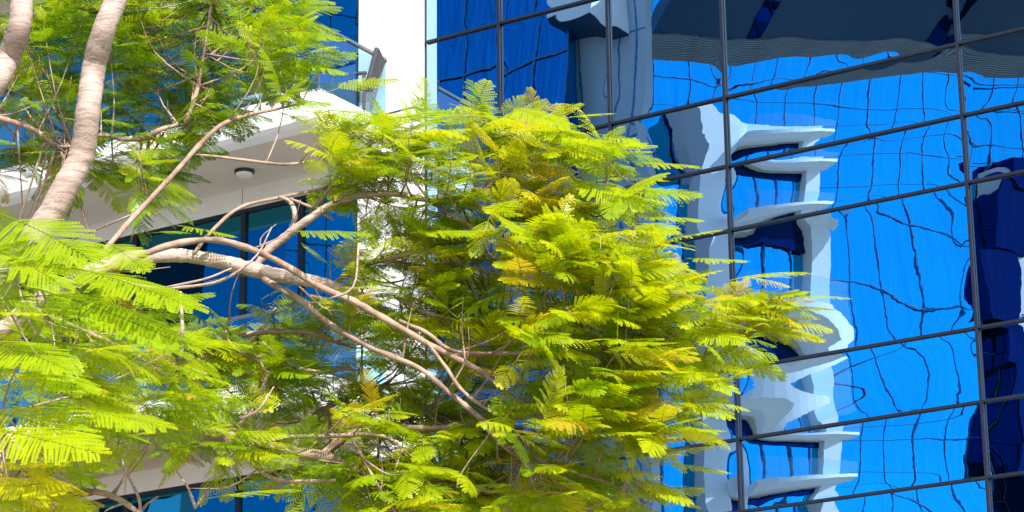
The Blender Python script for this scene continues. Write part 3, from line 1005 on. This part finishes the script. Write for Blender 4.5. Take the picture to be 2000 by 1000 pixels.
# crown sectors: outline in the photo, number of shoots, near and far depth, tone and its spread, frond length
CROWN = [
 ([(-40, -40), (520, -40), (600, 60), (640, 130), (580, 205), (480, 215), (380, 255), (330, 350), (250, 400), (190, 395), (130, 330), (-40, 340)], 175, 15.6, 17.6, .25, .20, .33),  # lower tone: shade of the upper crown put into the leaf colour
 ([(470, 20), (640, 90), (690, 150), (620, 205), (450, 160)], 10, 15.3, 16.0, .40, .13, .34),
 ([(600, 345), (720, 330), (860, 340), (900, 640), (760, 650), (640, 580), (590, 480)], 36, 15.0, 15.8, .50, .15, .32),
 ([(400, 740), (640, 730), (860, 720), (840, 800), (460, 830)], 16, 15.3, 16.2, .42, .15, .33),
 ([(230, 560), (470, 560), (600, 640), (420, 720), (300, 660)], 16, 15.4, 16.6, .40, .15, .33),
 ([(560, 240), (700, 215), (900, 225), (1100, 240), (1200, 300), (1260, 380), (1230, 440), (960, 430), (780, 350), (640, 330)], 48, 14.5, 16.0, .50, .13, .36),
 ([(900, 300), (1060, 300), (1180, 400), (1060, 440), (930, 400)], 9, 14.7, 15.3, .82, .08, .32),
 ([(740, 440), (950, 420), (1000, 640), (1010, 800), (940, 1010), (860, 1000), (860, 880), (900, 760), (860, 640), (760, 520)], 64, 15.2, 16.6, .54, .16, .34),
 ([(950, 430), (1270, 440), (1370, 520), (1420, 610), (1390, 720), (1340, 820), (1250, 900), (1230, 1020), (960, 1020), (1030, 860), (1010, 640)], 158, 14.2, 16.2, .50, .17, .36),
 ([(1000, 480), (1330, 480), (1340, 860), (1000, 900)], 40, 14.1, 14.8, .54, .14, .34),
 ([(1440, 570), (1560, 590), (1520, 650), (1430, 650)], 15, 14.7, 15.2, .66, .16, .28),
 ([(430, 600), (680, 560), (900, 600), (940, 760), (820, 800), (600, 760), (470, 760)], 56, 15.5, 17.3, .40, .16, .34),
 ([(-40, 460), (120, 500), (300, 600), (400, 700), (430, 830), (260, 880), (-40, 1020)], 90, 13.4, 16.6, .42, .15, .34),
 ([(-60, 430), (100, 480), (200, 600), (220, 720), (100, 820), (-60, 900)], 10, 11.8, 13.2, .48, .10, .36),
 ([(300, 790), (460, 830), (640, 900), (860, 880), (900, 1030), (660, 1030), (480, 930), (300, 890)], 54, 15.0, 16.6, .40, .15, .36),
 ([(660, 760), (900, 800), (1000, 900), (980, 1030), (800, 1030), (720, 900)], 50, 14.8, 16.2, .48, .15, .36),
 ([(-40, 880), (120, 920), (180, 1030), (-40, 1030)], 8, 12.5, 14.5, .66, .12, .32),
 ([(-200, -500), (500, -420), (640, -200), (560, -70), (-200, -70)], 44, 15.0, 17.5, .42, .14, .42),
 ([(830, 215), (1000, 215), (1150, 235), (1200, 290), (1000, 310), (860, 300)], 16, 14.7, 15.6, .50, .12, .34),
 ([(630, 210), (780, 210), (860, 240), (860, 330), (680, 330)], 14, 14.9, 15.6, .42, .12, .34),
 ([(300, 250), (420, 260), (340, 420), (230, 430)], 5, 15.6, 16.4, .45, .12, .34),
]
# clearings through which the building shows
GAPS = [
 ([(380, 270), (620, 245), (640, 290), (620, 340), (420, 420), (560, 440), (700, 400), (720, 420), (600, 500), (460, 470), (380, 500), (230, 520), (200, 480), (300, 420)], .97),
 ([(250, 520), (420, 540), (560, 560), (560, 620), (420, 660), (300, 620)], .75),
 ([(660, 660), (880, 720), (950, 780), (760, 770), (600, 740)], .6),
 ([(280, 900), (440, 880), (620, 940), (600, 1020), (240, 1020)], .85),
 ([(880, 420), (1010, 440), (1020, 480), (900, 460)], .7),
 ([(590, 130), (760, 160), (830, 210), (700, 215), (600, 200)], .9),
]
n_twig = 0
for poly, num, dn, df, tone, sp, fl in CROWN:
    xs, ys = [p[0] for p in poly], [p[1] for p in poly]
    k = tries = 0
    while k < num and tries < 6000:
        tries += 1
        x, y = RNG.uniform(min(xs), max(xs)), RNG.uniform(min(ys), max(ys))
        if not inside(poly, x, y):
            continue
        if any(inside(gp, x, y) and RNG.random() < pr for gp, pr in GAPS):
            continue
        k += 1
        dep = RNG.uniform(dn, df)
        c = at(x, y, dep)
        d2 = ((SK - c) ** 2).sum(1)
        near = np.argsort(d2 + 0.25 * np.maximum(0, SK[:, 2] - c[2] + 0.1))[:22]
        root = SK[int(RNG.choice(near))]
        dist = float(np.linalg.norm(c - root))
        if dist < 1.5 and y > -60:
            mid = (root + c) / 2 + np.array([RNG.normal(0, .04), RNG.normal(0, .04), -0.08 * dist + RNG.normal(0, 0.03)])
            tube('twig', [(*root, 0.006 + 0.002 * dist), (*mid, 0.0045), (*c, 0.0022)], brown, 5, 3, 0.05)
            n_twig += 1
            ax = c - root
        else:
            ax = np.array([RNG.normal(), RNG.normal(), 0.2])
        ax = ax / (np.linalg.norm(ax) + 1e-6)
        nf = int(RNG.integers(5, 8))
        a0 = RNG.uniform(0, 6.28)
        shoot = tone + RNG.normal(0, sp * 0.6)
        for q in range(nf):
            a_ = a0 + q * 2.4 + RNG.normal(0, 0.25)
            el = RNG.normal(0.0, 0.17)
            dr = np.array([math.cos(a_), math.sin(a_) * 0.8, math.sin(el)]) + np.array([0.75, -0.25, -0.10]) + 0.30 * ax
            back = ax * 0.035 * q
            L = fl * RNG.uniform(0.5, 1.28)
            add_frond(c - back, dr, (RNG.normal(0.12, 0.36), RNG.normal(-0.45, 0.42), 1.0), L,
                      0.97 if RNG.random() < 0.03 else shoot + RNG.normal(0, sp * 0.75))

# bare branchlets through the middle of the crown
for q in range(70):
    j = int(RNG.integers(0, len(SK)))
    root = SK[j]
    vd = root - CAM
    px_, py_ = 1000 + FPX * (vd @ Rv) / (vd @ Fv), 500 - FPX * (vd @ Uv) / (vd @ Fv)
    if not (180 < px_ < 1120 and 480 < py_ < 1000):
        continue
    ln_ = RNG.uniform(0.15, 0.5)
    dv = np.array([RNG.normal(0.5, 0.6), RNG.normal(0, 0.4), RNG.normal(0.1, 0.6)])
    dv /= np.linalg.norm(dv)
    kink = RNG.normal(0, 0.05, 3)
    tube('twig', [(*root, 0.007), (*(root + dv * ln_ * 0.5 + kink), 0.0045), (*(root + dv * ln_ + kink * 0.3 + np.array([0, 0, 0.04])), 0.0018)], brown, 5, 3, 0.08)

# the 290 twigs that show largest are parts, the rest one mass
def twig_size(tw):
    c_ = tw[3][len(tw[3]) // 2, :3] - CAM
    dz_ = c_ @ Fv
    px_, py_ = 1000 + FPX * (c_ @ Rv) / dz_, 500 - FPX * (c_ @ Uv) / dz_
    seen = 1.0 if (0 < px_ < 2000 and 0 < py_ < 1000) else 0.01
    return seen * np.linalg.norm(tw[3][-1, :3] - tw[3][0, :3]) * (1.6 - 0.25 * np.clip(dz_ * 0.95 - 14.5, 0, 3)) * (3.0 if tw[2] is pale else 1.0)


TWIGS.sort(key=twig_size, reverse=True)
for V_, F_, m, path in TWIGS[:290]:
    me = bpy.data.meshes.new('twig')
    me.from_pydata(V_.tolist(), [], F_)
    me.polygons.foreach_set('use_smooth', [True] * len(me.polygons))
    me.materials.append(m)
    o = bpy.data.objects.new('twig', me)
    COL.objects.link(o)
    o.parent = tree
av, af, off = [], [], 0
for V_, F_, m, path in TWIGS[290:]:
    av.append(V_)
    af += [tuple(off + i for i in q) for q in F_]
    off += len(V_)
me = bpy.data.meshes.new('fine_twigs')
me.from_pydata(np.concatenate(av).tolist(), [], af)
me.polygons.foreach_set('use_smooth', [True] * len(me.polygons))
me.materials.append(brown)
tm = bpy.data.objects.new('twig_mass', me)
COL.objects.link(tm)
tm.parent = tree
tm['kind'] = 'stuff'

# the 300 fronds that show largest are objects of their own, the rest one mass of foliage
size = []
for (b_, bs, L, v_, tn) in FR:
    ctr = b_ + bs[:, 0] * L * 0.5
    vdir = ctr - CAM
    dz = vdir @ Fv
    px_, py_ = 1000 + FPX * (vdir @ Rv) / dz, 500 - FPX * (vdir @ Uv) / dz
    inside_frame = (-60 < px_ < 2060) and (-60 < py_ < 1060)
    nearness = 15.2 - dz * 0.95
    size.append((L / dz) * (1.6 + 0.55 * np.clip(nearness, -2, 3)) * (1 if inside_frame else 0.01))
order = np.argsort(-np.array(size))
solo = set(order[:300].tolist())
for i in order[:300]:
    b_, bs, L, v_, tn = FR[i]
    o = bpy.data.objects.new('frond', VMESH[v_])
    COL.objects.link(o)
    o.parent = tree
    mt = np.eye(4)
    mt[:3, :3] = bs * L
    mt[:3, 3] = b_ - TB
    o.matrix_local = Matrix(mt.tolist())
    o['tone'] = tn
vv, ff, tt, off = [], [], [], 0
for i, (b_, bs, L, v_, tn) in enumerate(FR):
    if i in solo:
        continue
    v0, f0 = LIGHT[v_]
    vv.append(v0 @ (bs * L).T + (b_ - TB))
    ff.append(f0 + off)
    tt.append(np.full(len(v0), tn))
    off += len(v0)
fo = bpy.data.objects.new('foliage', fast_mesh('foliage', np.concatenate(vv), np.concatenate(ff), M['leafmass'], np.concatenate(tt)))
COL.objects.link(fo)
fo.parent = tree
fo['kind'] = 'stuff'
print('fronds', len(FR), 'mass triangles', sum(len(x) for x in ff), 'twigs', n_twig)
